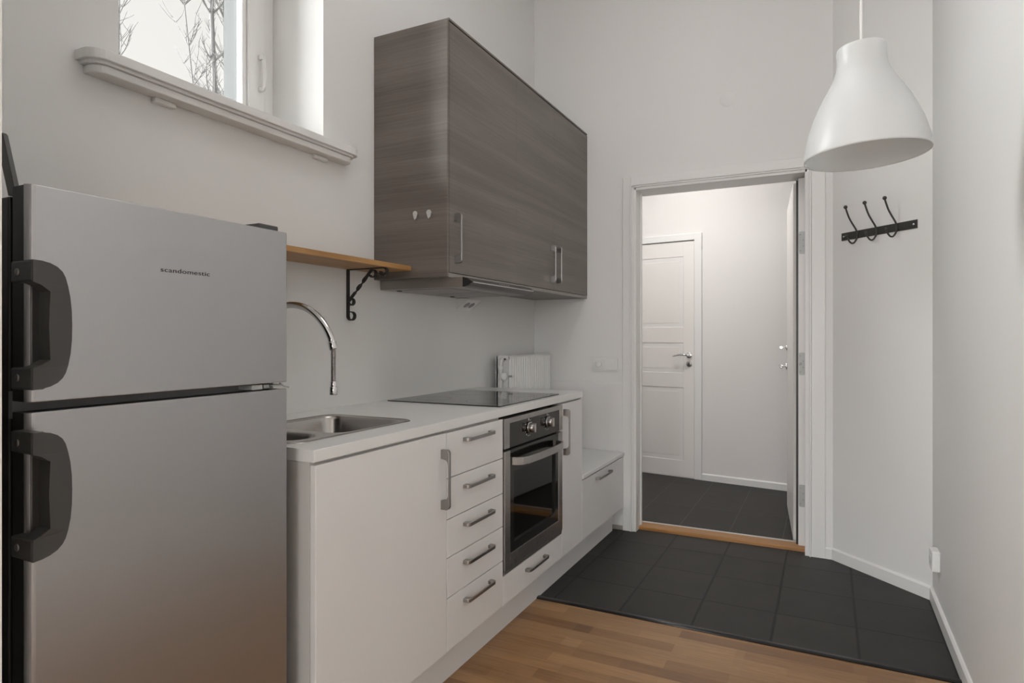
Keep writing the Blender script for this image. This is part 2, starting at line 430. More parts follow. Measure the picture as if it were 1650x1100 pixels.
box1(-2.03, -2.024, 1.185, 1.724, 2.01, WZ1 - 0.11).build('window_pane', PANE, win)
hd = MB(); hd.cyl((-1.993, 1.775, 2.285), (-1.975, 1.775, 2.285), 0.010); hd.cyl((-1.993, 1.775, 2.16), (-1.975, 1.775, 2.16), 0.010)
hd.tube([(-1.975, 1.775, 2.292), (-1.968, 1.776, 2.27), (-1.966, 1.776, 2.22), (-1.968, 1.775, 2.17), (-1.975, 1.775, 2.153)], 0.006)
hd.build('window_handle', TRIM, win)
def sill_outline(x_front, y0, y1, r):
    pts = [(-1.998, WY0), (WX, WY0), (WX, y0)]
    pts += [(x_front - r + r * math.sin(math.radians(a)), y0 + r - r * math.cos(math.radians(a))) for a in range(0, 91, 15)]
    pts += [(x_front - r + r * math.cos(math.radians(a)), y1 - r + r * math.sin(math.radians(a))) for a in range(0, 91, 15)]
    pts += [(WX, y1), (WX, WY1), (-1.998, WY1)]
    return pts
def slab(z0, z1, xf, y0, y1, r, b=0.0):
    return [(z0, z1, xf, y0, y1, r, b)]
sl = MB()
sl.prism(sill_outline(-1.660, 0.952, 1.985, 0.045), 'z', 1.905, 1.931, bev=0.002)
b_out = [(WX, 0.962)] + sill_outline(-1.672, 0.962, 1.972, 0.04)[3:-3] + [(WX, 1.972)]
sl.prism(b_out, 'z', 1.897, 1.905)
b_out = [(WX, 0.972)] + sill_outline(-1.680, 0.972, 1.962, 0.035)[3:-3] + [(WX, 1.962)]
sl.prism(b_out, 'z', 1.876, 1.897, bev=0.003)
for yc in (1.19, 1.82): sl.prism(rrect(WX, -1.715, yc - 0.035, yc + 0.035, 0.008), 'z', 1.862, 1.876, bev=0.002)
sl.build('window_sill', TRIM, win)

# trees outside
def tree(x, y, h, r, seed, stems, label):
    rnd = random.Random(seed); mb = MB()
    def branch(p, d, ln, rad, depth):
        pts = [p]; q = Vector(p); dd = Vector(d).normalized(); n = 7
        for i in range(n):
            dd = (dd + Vector((rnd.uniform(-.13, .13), rnd.uniform(-.13, .13), rnd.uniform(0.0, .13)))).normalized()
            q = q + dd * ln / n; pts.append(q.copy())
        mb.tube(pts, [rad * (1 - 0.8 * i / n) + 0.002 for i in range(n + 1)], 5)
        if depth > 0:
            for k in range(9 if depth > 1 else 6):
                i = rnd.randint(1, n); a = rnd.uniform(0, 2 * PI)
                side = Vector((math.cos(a), math.sin(a), rnd.uniform(0.7, 1.5)))
                branch(pts[i], side, ln * rnd.uniform(.3, .5), max(rad * (1 - 0.8 * i / n) * 0.45, 0.004), depth - 1)
    for sx, sy, hh, rr in stems:
        P = [Vector((x + sx * t * 0.5, y + sy * t + 0.06 * math.sin(3 * t + sx), -0.3 + hh * t)) for t in [i / 14 for i in range(15)]]
        mb.tube(P, [rr * 0.8 * (1 - 0.8 * i / 14) for i in range(15)], 8)
        for k in range(34):
            i = rnd.randint(4, 13); a = rnd.uniform(0, 2 * PI)
            branch(P[i], (math.cos(a), math.sin(a), rnd.uniform(.9, 1.8)), rnd.uniform(.4, .9), rr * 0.2, 1)
    tag(mb.build('bare_tree', BARK), label, 'tree', 'bare trees outside the window')
tree(-9.0, 7.25, 10.5, 0.09, 3, [(0.0, -0.42, 10.5, 0.085), (0.2, 0.22, 10, 0.05), (0.1, -0.08, 9.5, 0.04), (0.0, -0.95, 8.5, 0.03)], 'leafless pale tree seen through the middle of the window')
tree(-9.0, 5.35, 8.5, 0.05, 11, [(0.0, 0.18, 8.5, 0.03)], 'leafless tree at the window edge over the refrigerator')

# ------------------------------------------------------------------ doorway to the hall
cas = struct_root('door_frame', (-0.58, BY, 0), 0, 'white casing and jambs around the doorway')
c = MB()
c.box(-1.131, -1.080, 3.786, BY, 0, 2.172, bev=0.003)
c.box(-0.080, -0.012, 3.786, BY, 0, 2.172, bev=0.003)
c.box(-1.080, -0.080, 3.786, BY, 2.120, 2.172, bev=0.003)
c.build('casing', TRIM, cas)
c = MB()   # moulded inner bead of the casing
for o, th in ((0.0, 0.022), (0.010, 0.016)):
    c.box(-1.084 + o, -1.074 + o, BY - th, BY, 0, 2.125 - o, bev=0.003)
    c.box(-1.084 + o, -0.078 - o, BY - th, BY, 2.113 - o, 2.124 - o, bev=0.003)
c.box(-0.090, -0.080, 3.778, BY, 0, 2.125, bev=0.003)
c.build('casing_bead', TRIM, cas)
c = MB()
c.box(-1.075, -1.048, 3.792, 3.90, 0, 2.115, bev=0.002); c.box(-1.075, -1.062, 3.90, 3.985, 0, 2.115, bev=0.002)
c.box(-1.060, -1.040, 3.885, 3.905, 0, 2.10, bev=0.003)
c.box(-0.112, -0.080, 3.792, 3.99, 0, 2.115, bev=0.002); c.box(-0.149, -0.108, 3.90, 3.985, 0, 2.085, bev=0.002)
c.box(-1.06, -0.10, 3.792, 3.985, 2.088, 2.115, bev=0.002)
c.build('jamb', TRIM, cas)
box1(-0.161, -0.149, 3.915, 3.98, 0.02, 2.075).build('door_gasket', BLACKP, cas)
for z in (1.72, 1.04, 0.30):
    p = MB(); p.prism(rrect(-0.145, -0.114, z - 0.062, z + 0.062, 0.008), 'y', 3.896, 3.9005, bev=0.001)
    pl = p.build('hinge_plate', HINGE, cas)
    for dx, dz in ((-0.008, 0.045), (0.006, 0.015), (0.006, -0.02), (-0.008, -0.045)):
        MB().cyl((-0.13 + dx, 3.8965, z + dz), (-0.13 + dx, 3.894, z + dz), 0.0035, 12).build('screw', SATIN, pl)
    if z > 1 and z < 1.2: MB().cyl((-0.138, 3.8965, z + 0.0), (-0.138, 3.893, z), 0.007, 16).build('latch_stud', SATIN, pl)
th = MB(); th.prism([(3.853, 0), (3.953, 0), (3.953, 0.020), (3.860, 0.020), (3.854, 0.014)], 'x', -1.075, -0.082)
struct('trim_4', th, OAK2, 'varnished oak threshold of the doorway')
struct('trim_5', box1(-1.062, -0.112, 3.953, 3.975, 0, 0.021, bev=0.001), mat('pale_metal_strip', (0.55, 0.54, 0.52), 0.4, 0.5), 'pale metal strip behind the oak threshold')

# kitchen door leaf standing open into the hall
LA = math.atan2(4.83 - 4.005, -0.255 + 0.178)
leaf = struct_root('door_1', (-0.180, 4.005, 0.0), LA, 'white door leaf standing open into the hall')
# local: x along the leaf, +y is the face towards the hall door
MB().box(0, 0.825, -0.018, 0, 0.012, 2.080, bev=0.002).box(0.012, 0.825, -0.040, -0.018, 0.012, 2.070, bev=0.002).build('door_leaf', DOORP, leaf, local=True)
def lever(parent, x, z, sgn, dirx, local=True, yo=0.0):
    h = MB(); h.cyl((x, yo, z), (x, yo + sgn * 0.010, z), 0.025, 28); h.cyl((x, yo + sgn * 0.010, z), (x, yo + sgn * 0.045, z), 0.009, 16)
    h.tube([(x, yo + sgn * 0.045, z), (x + dirx * 0.03, yo + sgn * 0.05, z + 0.004), (x + dirx * 0.07, yo + sgn * 0.05, z + 0.003), (x + dirx * 0.115, yo + sgn * 0.044, z - 0.006), (x + dirx * 0.13, yo + sgn * 0.038, z - 0.012)], [0.009, 0.009, 0.008, 0.0065, 0.005], 12)
    return h.build('door_handle', CHROME, parent, local=local)
lever(leaf, 0.765, 0.990, 1, -1)
q = MB(); q.cyl((0.765, 0, 1.118), (0.765, 0.008, 1.118), 0.020, 28); q.cyl((0.765, 0.008, 1.118), (0.765, 0.045, 1.118), 0.006, 14); q.box(0.760, 0.770, 0.03, 0.05, 1.108, 1.128, bev=0.003)
q.build('thumb_turn', CHROME, leaf, local=True)

# panelled door on the hall wall
hd_ = struct_root('door_2', (-1.003, 5.429, 0.0), HA, 'white three-panel door on the hall wall')
W_ = 0.80
d = MB()
d.box(-0.092, 0, -0.004, 0.02, 0.006, 2.0, bev=0.0015); d.box(-W_, -W_ + 0.092, -0.004, 0.02, 0.006, 2.0)
zr = [(0.006, 0.143), (0.764, 0.885), (1.143, 1.274), (1.874, 2.0)]
for a, b in zr: d.box(-W_ + 0.092, -0.092, -0.004, 0.02, a, b)
for a, b in ((0.143, 0.764), (0.885, 1.143), (1.274, 1.874)):
    x0, x1 = -W_ + 0.092, -0.092
    # bevelled sides sloping down to the recess, then a raised field
    def ringf(o0, y0, o1, y1):
        bm_ = bmesh.new(); A = [bm_.verts.new(p) for p in ((x0 + o0, y0, a + o0), (x1 - o0, y0, a + o0), (x1 - o0, y0, b - o0), (x0 + o0, y0, b - o0))]
        B = [bm_.verts.new(p) for p in ((x0 + o1, y1, a + o1), (x1 - o1, y1, a + o1), (x1 - o1, y1, b - o1), (x0 + o1, y1, b - o1))]
        for i in range(4): bm_.faces.new((A[i], A[(i + 1) % 4], B[(i + 1) % 4], B[i]))
        bmesh.ops.recalc_face_normals(bm_, faces=bm_.faces); d.merge(bm_)
    ringf(0, -0.004, 0.006, 0.008); ringf(0.006, 0.008, 0.012, 0.008); ringf(0.012, 0.008, 0.040, -0.001)
    d.box(x0 + 0.040, x1 - 0.040, -0.001, 0.006, a + 0.040, b - 0.040)
d.build('door_leaf', DOORP, hd_, local=True)
cs = MB(); cs.box(0.004, 0.066, -0.016, 0, 0, 2.012, bev=0.003); cs.box(-W_ - 0.066, 0.066, -0.016, 0, 2.006, 2.062, bev=0.003); cs.box(-W_ - 0.066, -W_ - 0.004, -0.016, 0, 0, 2.012)
cs.build('door_casing', TRIM, hd_, local=True)
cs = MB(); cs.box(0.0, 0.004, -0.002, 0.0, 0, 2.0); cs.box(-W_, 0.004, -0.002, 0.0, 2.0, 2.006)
cs.build('door_gap', mat('dark_gap_shade', (0.10, 0.09, 0.085), 0.9), hd_, local=True)  # dark strips stand in for the shade in the gap around the door
lever(hd_, -0.042, 1.038, -1, -1, yo=-0.004)
q = MB(); q.cyl((-0.042, -0.004, 0.965), (-0.042, -0.012, 0.965), 0.024, 28); r_ = q.build('keyhole_rosette', SATIN, hd_, local=True)
q = MB(); q.cyl((-0.042, -0.012, 0.969), (-0.042, -0.0128, 0.969), 0.005, 14); q.box(-0.0445, -0.0395, -0.0128, -0.012, 0.955, 0.968); q.build('keyhole', BLACKP, r_, local=True)

# ------------------------------------------------------------------ kitchen base units
FX = -1.125      # front plane of doors
HZ0, HZ1 = 0.148, 0.874
def bow(parent, p0, p1, m=SATIN, out=(1, 0, 0), w=0.014, name='handle', stand=0.030, foot=0.026):
    """flat bow handle between p0 and p1 (centres of the feet on the door face)"""
    p0 = Vector(p0); p1 = Vector(p1); o = Vector(out); ax = (p1 - p0).normalized(); ln = (p1 - p0).length; sd = ax.cross(o)
    prof = [(0, 0), (0, stand - 0.010), (0.003, stand - 0.004), (0.010, stand)]
    prof = prof + [(ln - x, h) for x, h in reversed(prof)]
    prof += [(ln - foot + 0.006, 0), (ln - foot + 0.003, stand - 0.014), (ln - foot - 0.003, stand - 0.007), (ln - foot - 0.012, stand - 0.0045), (foot + 0.012, stand - 0.0045), (foot + 0.003, stand - 0.007), (foot - 0.003, stand - 0.014), (foot - 0.006, 0)]
    b = bmesh.new(); A = []; C = []
    for a, h in prof:
        base = p0 + ax * a + o * h
        ww = w / 2
        A.append(b.verts.new(base - sd * ww)); C.append(b.verts.new(base + sd * ww))
    n = len(prof)
    b.faces.new(A); b.faces.new(C[::-1])
    for i in range(n): b.faces.new((A[i], C[i], C[(i + 1) % n], A[(i + 1) % n]))
    bmesh.ops.recalc_face_normals(b, faces=b.faces)
    bmesh.ops.bevel(b, geom=list(b.edges), offset=0.0012, segments=2, profile=0.5, affect='EDGES')
    return MB().merge(b).build(name, m, parent)

def pull(parent, y, z0, z1, x, m=SATIN, w=0.013, name='handle'):
    """vertical bow: broad flat feet on the door, band standing off"""
    return bow(parent, (x, y, z0), (x, y, z1), m, w=w, stand=0.032, foot=0.036, name=name)

def carcass(parent, y0, y1, z0=HZ0, z1=0.882, x1=FX - 0.019, t=0.016):
    c = MB(); c.box(WX + 0.06, x1, y0, y0 + t, z0, z1); c.box(WX + 0.06, x1, y1 - t, y1, z0, z1); c.box(WX + 0.06, x1, y0 + t, y1 - t, z0, z0 + t); c.box(WX + 0.06, WX + 0.07, y0 + t, y1 - t, z0, z1)
    if z1 > 0.8: c.box(x1 - 0.02, x1, y0 + t, y1 - t, z1 - 0.04, z1)
    return c.build('carcass', CARC, parent)
u = thing('sink_cabinet', 'white base cabinet with one wide door, under the sink next to the refrigerator', 'cabinet', (-1.43, 1.468, HZ0))
c = carcass(u, 1.170, 1.770)
dr = box1(FX - 0.018, FX, 1.172, 1.768, HZ0, HZ1, bev=0.0015).build('door', LACQ, u)
pull(dr, 1.738, 0.630, 0.825, FX)
u = thing('drawer_cabinet', 'white base cabinet with five drawers, between the sink door and the oven', 'cabinet', (-1.43, 1.972, HZ0))
carcass(u, 1.774, 2.170)
zs = [HZ1, 0.722, 0.586, 0.458, 0.325, HZ0]
for i in range(5):
    f = box1(FX - 0.018, FX, 1.772, 2.170, zs[i + 1] + 0.0015, zs[i] - 0.0015, bev=0.0012).build('drawer', LACQ, u)
    zh = (0.838, 0.676, 0.545, 0.415, 0.283)[i]
    bow(f, (FX, 1.872, zh), (FX, 2.072, zh), w=0.012, stand=0.026)

# oven housing with the drawer below
u = thing('oven_housing_cabinet', 'white base unit under the oven with one low drawer front', 'cabinet', (-1.43, 2.472, HZ0))
carcass(u, 2.176, 2.772, HZ0, 0.27)
f = box1(FX - 0.018, FX, 2.174, 2.772, HZ0, 0.262, bev=0.0012).build('drawer', LACQ, u)
bow(f, (FX, 2.370, 0.222), (FX, 2.575, 0.222), w=0.012, stand=0.026)

ov = thing('built_in_oven', 'stainless steel built-in oven with black glass door', 'oven', (-1.43, 2.472, 0.28))
ox = FX + 0.006
b = MB(); b.box(WX + 0.10, FX - 0.02, 2.185, 2.19, 0.286, 0.872); b.box(WX + 0.10, FX - 0.02, 2.755, 2.76, 0.286, 0.872); b.box(WX + 0.10, FX - 0.02, 2.19, 2.755, 0.286, 0.292); b.box(WX + 0.10, FX - 0.02, 2.19, 2.755, 0.866, 0.872); b.box(WX + 0.10, WX + 0.105, 2.19, 2.755, 0.292, 0.866)
b.box(FX - 0.05, FX - 0.02, 2.19, 2.755, 0.745, 0.866); b.box(FX - 0.05, FX - 0.02, 2.19, 2.755, 0.292, 0.33)
b.build('oven_body', OVIN, ov)
b = MB(); b.box(-1.56, -1.16, 2.20, 2.745, 0.470, 0.474)
for k in range(9): b.cyl((-1.20, 2.22 + k * 0.063, 0.475), (-1.54, 2.22 + k * 0.063, 0.475), 0.002, 8)
b.build('oven_rack', SATIN, ov)
b = MB(); b.box(FX - 0.018, ox - 0.002, 2.178, 2.768, 0.268, 0.280, bev=0.001); b.build('lower_trim', STEEL, ov)
cp = MB()
for a in ((2.176, 2.218, 0.755, 0.872), (2.732, 2.770, 0.755, 0.872), (2.218, 2.732, 0.852, 0.872)): cp.box(FX - 0.02, ox, *a)
cp.build('control_panel_frame', STEEL, ov)
pan = box1(FX - 0.02, ox - 0.001, 2.218, 2.732, 0.755, 0.852).build('control_panel', OVGL, ov)
for yk in (2.395, 2.590):
    k = MB(); k.cyl((ox, yk, 0.812), (ox + 0.008, yk, 0.812), 0.024, 32); k.cyl((ox + 0.006, yk, 0.812), (ox + 0.026, yk, 0.812), 0.019, 32, 0.017)
    k.box(ox + 0.02, ox + 0.034, yk - 0.0055, yk + 0.0055, 0.793, 0.831, bev=0.002)
    kk = k.build('knob', SATIN, pan)
    q = MB()
    for i in range(11):
        a = math.radians(-60 - 300 * i / 11)
        q.box(ox - 0.0005, ox + 0.0006, yk + 0.034 * math.sin(a) * 1 - 0.0012, yk + 0.034 * math.sin(a) + 0.0012, 0.812 + 0.034 * math.cos(a) - 0.0012, 0.812 + 0.034 * math.cos(a) + 0.0012)
    q.box(ox - 0.0005, ox + 0.0006, yk - 0.001, yk + 0.001, 0.842, 0.850)
    q.build('dial_marks', PLAST, pan)
od = MB()
for a in ((2.176, 2.224, 0.283, 0.745), (2.722, 2.770, 0.283, 0.745), (2.224, 2.722, 0.283, 0.338), ): od.box(FX - 0.018, ox, *a, bev=0.001)
odo = od.build('oven_door', STEEL, ov)
g = MB()   # black glass with a lighter viewing window
for a in ((2.224, 2.258, 0.338, 0.745), (2.688, 2.722, 0.338, 0.745), (2.258, 2.688, 0.338, 0.375), (2.258, 2.688, 0.655, 0.745)): g.box(FX - 0.012, ox - 0.001, *a)
g.build('door_glass', OVGL, odo)
box1(FX - 0.010, FX - 0.004, 2.258, 2.688, 0.375, 0.655).build('oven_window', OVPANE, odo)
hp = []
band = [(2.240, 0.0), (2.243, 0.022), (2.262, 0.040), (2.30, 0.050), (2.40, 0.056), (2.473, 0.057), (2.546, 0.056), (2.646, 0.050), (2.684, 0.040), (2.703, 0.022), (2.706, 0.0)]
outl = [(y, ox + o) for y, o in band] + [(y + (0.008 if y < 2.3 else (-0.008 if y > 2.6 else 0)), ox + max(o - 0.007, 0)) for y, o in reversed(band)]
h = MB(); h.prism([(xx, yy) for yy, xx in outl], 'z', 0.684, 0.714, bev=0.001)
h.build('oven_handle', STEEL, odo)

u = thing('narrow_cabinet', 'narrow white base cabinet with one tall door, at the end of the worktop', 'cabinet', (-1.43, 2.912, HZ0))
carcass(u, 2.778, 3.036)
dr = box1(FX - 0.018, FX, 2.776, 3.038, HZ0, HZ1, bev=0.0012).build('door', LACQ, u)
box1(WX + 0.06, FX, 3.038, 3.054, HZ0, 0.882, bev=0.001).build('end_panel', LACQ, u)
pull(dr, 2.800, 0.630, 0.848, FX)
u = thing('bench_cabinet', 'low white cabinet with one wide drawer, beside the doorway', 'cabinet', (-1.43, 3.42, HZ0))
carcass(u, 3.058, 3.786, HZ0, 0.455)
f = box1(FX - 0.018, FX, 3.0555, 3.784, HZ0, 0.455, bev=0.0012).build('drawer', LACQ, u)
bow(f, (FX, 3.26, 0.424), (FX, 3.50, 0.424), w=0.012, stand=0.026)
box1(WX + 0.005, FX + 0.006, 3.056, 3.790, 0.462, 0.484, bev=0.003).build('bench_top', WTOP, u)
tag(box1(-1.205, -1.187, 1.172, 3.755, 0, HZ0 - 0.001).build('plinth', LACQ), 'white plinth board along the floor below the base cabinets', 'plinth')

# worktop with a cut-out for the sink
SX0, SX1, SY0, SY1 = -1.592, -1.222, 1.195, 1.735
wt = MB(); z0, z1 = 0.883, 0.914; y0, y1 = 1.164, 3.055; x0, x1 = WX, FX + 0.003
def grid_slab(mb, xs, ys, skip, z0, z1):
    b = bmesh.new(); V = {}
    def v(i, j, k):
        if (i, j, k) not in V: V[(i, j, k)] = b.verts.new((xs[i], ys[j], (z0, z1)[k]))
        return V[(i, j, k)]
    nx, ny = len(xs) - 1, len(ys) - 1
    solid = {(i, j) for i in range(nx) for j in range(ny)} - set(skip)
    for i, j in solid:
        b.faces.new((v(i, j, 1), v(i + 1, j, 1), v(i + 1, j + 1, 1), v(i, j + 1, 1)))
        b.faces.new((v(i, j, 0), v(i, j + 1, 0), v(i + 1, j + 1, 0), v(i + 1, j, 0)))
        for (di, dj, a, c_) in ((-1, 0, (i, j), (i, j + 1)), (1, 0, (i + 1, j + 1), (i + 1, j)), (0, -1, (i + 1, j), (i, j)), (0, 1, (i, j + 1), (i + 1, j + 1))):
            if (i + di, j + dj) not in solid:
                b.faces.new((v(*a, 0), v(*a, 1), v(*c_, 1), v(*c_, 0)))
    bmesh.ops.recalc_face_normals(b, faces=b.faces)
    sharp = [ed_ for ed_ in b.edges if len(ed_.link_faces) == 2 and ed_.link_faces[0].normal.dot(ed_.link_faces[1].normal) < 0.5 and (abs(ed_.verts[0].co.x - x1) < 1e-4 and abs(ed_.verts[1].co.x - x1) < 1e-4)]
    bmesh.ops.bevel(b, geom=sharp, offset=0.002, segments=2, profile=0.5, affect='EDGES')
    mb.merge(b)
grid_slab(wt, [x0, SX0 + .012, SX1 - .012, x1], [y0, SY0 + .012, SY1 - .012, y1], [(1, 1)], z0, z1)
tag(wt.build('worktop', WTOP), 'white laminate kitchen worktop holding the sink and the hob', 'worktop')

# sink
sk = thing('sink', 'stainless steel inset sink with one large and one small bowl', 'sink', (-1.41, 1.465, 0.914))
def loop_at(x0, x1, y0, y1, r, z, n=6): return [(x, y, z) for x, y in rrect(x0, x1, y0, y1, r, n)]
def bridge(b, A, B, smooth=True):
    n = len(A)
    for i in range(n):
        f = b.faces.new((A[i], A[(i + 1) % n], B[(i + 1) % n], B[i])); f.smooth = smooth
def bowl(x0, x1, y0, y1, r, depth):
    b = bmesh.new(); zt = 0.9155
    lv = [(0.0, zt), (0.003, zt - 0.003), (0.006, zt - 0.012), (0.012, zt - depth + 0.03), (0.022, zt - depth + 0.008), (0.045, zt - depth)]
    R = [[b.verts.new(p) for p in loop_at(x0 + o, x1 - o, y0 + o, y1 - o, max(r - o * 0.4, 0.01), z)] for o, z in lv]
    for i in range(len(R) - 1): bridge(b, R[i], R[i + 1])
    b.faces.new(R[-1][::-1]); return b
B1 = (-1.560, -1.245, 1.385, 1.700, 0.055); B2 = (-1.540, -1.262, 1.222, 1.350, 0.055)
from mathutils.geometry import tessellate_polygon
def plate(outer, holes, z):
    polys = [[Vector((x, y, 0)) for x, y in outer]] + [[Vector((x, y, 0)) for x, y in h] for h in holes]
    flat = [p for pl_ in polys for p in pl_]
    b = bmesh.new(); V = [b.verts.new((p.x, p.y, z)) for p in flat]
    for t in tessellate_polygon(polys):
        try: b.faces.new([V[i] for i in t])
        except ValueError: pass
    bmesh.ops.recalc_face_normals(b, faces=b.faces)
    if sum(f.normal.z for f in b.faces) < 0: bmesh.ops.reverse_faces(b, faces=b.faces)
    return b
m_ = MB(); out_i = rrect(SX0 + 0.008, SX1 - 0.008, SY0 + 0.008, SY1 - 0.008, 0.045)
m_.merge(plate(out_i, [rrect(*B1), rrect(*B2)], 0.9155))
b = bmesh.new(); R = [[b.verts.new((x, y, z)) for x, y in rrect(SX0 + o, SX1 - o, SY0 + o, SY1 - o, 0.05)] for o, z in ((0, 0.9142), (0.002, 0.9168), (0.006, 0.9172), (0.008, 0.9155))]
for i in range(3): bridge(b, R[i], R[i + 1])
m_.merge(b)
m_.build('sink_rim', SINK, sk)
MB().merge(bowl(*B1, 0.16)).build('large_bowl', SINK, sk)
MB().merge(bowl(*B2, 0.10)).build('small_bowl', SINK, sk)
q = MB(); q.cyl((-1.40, 1.54, 0.7555), (-1.40, 1.54, 0.758), 0.04, 28); q.build('drain', CHROME, sk)

# faucet
fa = thing('kitchen_tap', 'chrome swan-neck kitchen tap with a sprung hose end', 'tap', (-1.672, 1.45, 0.914))
q = MB(); q.cyl((-1.672, 1.45, 0.914), (-1.672, 1.45, 0.925), 0.026, 28); q.cyl((-1.672, 1.45, 0.92), (-1.672, 1.45, 1.02), 0.020, 28); q.build('tap_body', CHROME, fa)
q = MB(); q.cyl((-1.672, 1.435, 0.985), (-1.672, 1.40, 0.99), 0.010, 16); q.tube([(-1.672, 1.40, 0.99), (-1.662, 1.385, 1.02), (-1.65, 1.375, 1.06)], 0.006); q.build('tap_lever', CHROME, fa)
R0 = 0.1785; xc = -1.672 + R0; zc = 1.290 - R0
pts = [(-1.672, 1.45, 1.0), (-1.672, 1.45, zc - 0.03)] + [(xc - R0 * math.cos(math.radians(a)), 1.45, zc + R0 * math.sin(math.radians(a))) for a in range(0, 163, 6)]
q = MB(); q.tube(pts, 0.0105, 18); q.build('spout', CHROME, fa)
ex, ez = pts[-1][0], pts[-1][2]
q = MB(); q.cyl((ex - 0.004, 1.45, ez + 0.01), (ex + 0.003, 1.45, ez - 0.014), 0.0125, 24); q.build('collar', CHROME, fa)
hx = ex + 0.002
hose = []; prof = []
zt_, zb_ = ez - 0.012, 1.052
nr = 22
for i in range(nr * 4 + 1):
    t = i / (nr * 4); prof.append((0.0058 + 0.0022 * (0.5 + 0.5 * math.cos(2 * PI * i / 4)), zb_ + (zt_ - zb_) * t))
q = MB(); q.lathe([(0, zb_)] + prof + [(0, zt_)], 18, Matrix.Translation((hx, 1.45, 0))); q.build('hose', SATIN, fa)
q = MB(); q.cyl((hx, 1.45, 1.058), (hx, 1.45, 1.036), 0.0085, 24); q.cyl((hx, 1.45, 1.042), (hx, 1.45, 1.018), 0.0115, 24); q.build('spray_head', CHROME, fa)

# hob
hb = thing('ceramic_hob', 'black ceramic glass hob set on the white worktop', 'hob', (-1.43, 2.50, 0.914))
MB().prism(rrect(-1.702, -1.152, 2.197, 2.812, 0.006), 'z', 0.9143, 0.9185, bev=0.001).build('glass_surface', GLASSB, hb)
ZM = mat('grey_glass_print', (0.05, 0.05, 0.05), 0.25)
for cx_, cy_, rr in ((-1.29, 2.35, 0.09), (-1.56, 2.35, 0.075), (-1.29, 2.65, 0.075), (-1.56, 2.65, 0.09)):
    MB().lathe([(rr - 0.001, 0.9186), (rr, 0.9187), (rr + 0.001, 0.9186)], 48, Matrix.Translation((cx_, cy_, 0))).build('cooking_zone_ring', ZM, hb)

# ------------------------------------------------------------------ wall cabinets
UX = -1.365
def wallcab(name, label, y0, y1, doors, hy):
    z0, z1 = 1.434, 2.468
    u = thing(name, label, 'wall cabinet', (-1.55, (y0 + y1) / 2, z0))
    c = MB(); c.box(WX + 0.002, UX - 0.019, y0, y0 + 0.016, z0, z1, bev=0.0008); c.box(WX + 0.002, UX - 0.019, y1 - 0.016, y1, z0, z1, bev=0.0008)
    c.box(WX + 0.002, UX - 0.019, y0 + 0.016, y1 - 0.016, z0, z0 + 0.016); c.box(WX + 0.002, UX - 0.019, y0 + 0.016, y1 - 0.016, z1 - 0.016, z1)
    c.build('carcass', GREYW, u)
    for (a, b), h_ in zip(doors, hy):
        d_ = box1(UX - 0.018, UX, a, b, 1.452, 2.462, bev=0.0005).build('door', GREYW, u)
        pull(d_, h_, 1.492, 1.696, UX, w=0.012)
    return u
ep = thing('cabinet_end_panel', 'grey-brown woodgrain panel closing the run of wall cabinets, with two pegs', 'panel', (-1.55, 2.156, 1.434))
box1(WX + 0.001, UX, 2.150, 2.163, 1.434, 2.470, bev=0.001).build('panel', GREYW, ep)
box1(WX + 0.003, UX - 0.001, 2.164, 3.797, 2.4695, 2.478).build('top_board', GREYW, ep)
box1(UX - 0.03, UX - 0.002, 2.164, 3.797, 1.4335, 1.450).build('light_rail', mat('grey_brown_edge_board', (0.26, 0.24, 0.22), 0.4), ep)
for xk in (-1.509, -1.442):
    q = MB(); q.cyl((xk, 2.150, 1.690), (xk, 2.138, 1.686), 0.006, 16); q.prism(arc(xk, 1.694, 0.012, 0, 180, 12) + [(xk - 0.006, 1.674), (xk, 1.667), (xk + 0.006, 1.674)], 'y', 2.131, 2.138, bev=0.0015)
    q.build('peg', CHROME, ep)
u1 = wallcab('wall_cabinet', 'grey-brown woodgrain wall cabinet with one wide door, above the cooker hood', 2.166, 2.776, [(2.166, 2.776)], [2.212])
u2 = wallcab('wall_cabinet', 'grey-brown woodgrain wall cabinet with a pair of doors, in the corner', 2.780, 3.797, [(2.7775, 3.2485), (3.2495, 3.797)], [3.208, 3.294])

# cooker hood
ho = thing('cooker_hood', 'slim stainless steel pull-out cooker hood under the wall cabinets', 'cooker hood', (-1.5, 2.49, 1.39))
q = MB(); q.box(WX + 0.004, -1.318, 2.190, 2.196, 1.3935, 1.4335); q.box(WX + 0.004, -1.318, 2.786, 2.792, 1.3935, 1.4335)
q.box(WX + 0.004, -1.318, 2.196, 2.786, 1.425, 1.4335); q.box(WX + 0.004, WX + 0.03, 2.196, 2.786, 1.3935, 1.425)
q.build('hood_body', HOODM, ho)
q = MB(); q.box(WX + 0.03, -1.325, 2.196, 2.786, 1.394, 1.399)
us = q.build('underside_panel', mat('pale_grey_hood_filter', (0.42, 0.41, 0.40), 0.45, 0.4), ho)
FM = mat('aluminium_mesh_filter', (0.38, 0.37, 0.36), 0.5, 0.6)
for a, b in ((2.23, 2.48), (2.50, 2.75)):
    box1(-1.64, -1.40, a, b, 1.3915, 1.394, bev=0.001).build('grease_filter', FM, ho)
for yy in (2.27, 2.71): MB().cyl((-1.69, yy, 1.394), (-1.69, yy, 1.391), 0.012, 20).build('filter_knob', BLACKP, ho)
vis = [(-1.318, 1.4335), (-1.296, 1.428), (-1.272, 1.412), (-1.296, 1.397), (-1.318, 1.3935)]
MB().prism(vis, 'y', 2.196, 2.786).build('visor', mat('dark_steel_visor', (0.16, 0.15, 0.145), 0.35, 0.9), ho)
for a, b in ((2.190, 2.196), (2.786, 2.792)): MB().prism(vis, 'y', a, b).build('visor_end_cap', BLACKP, ho)
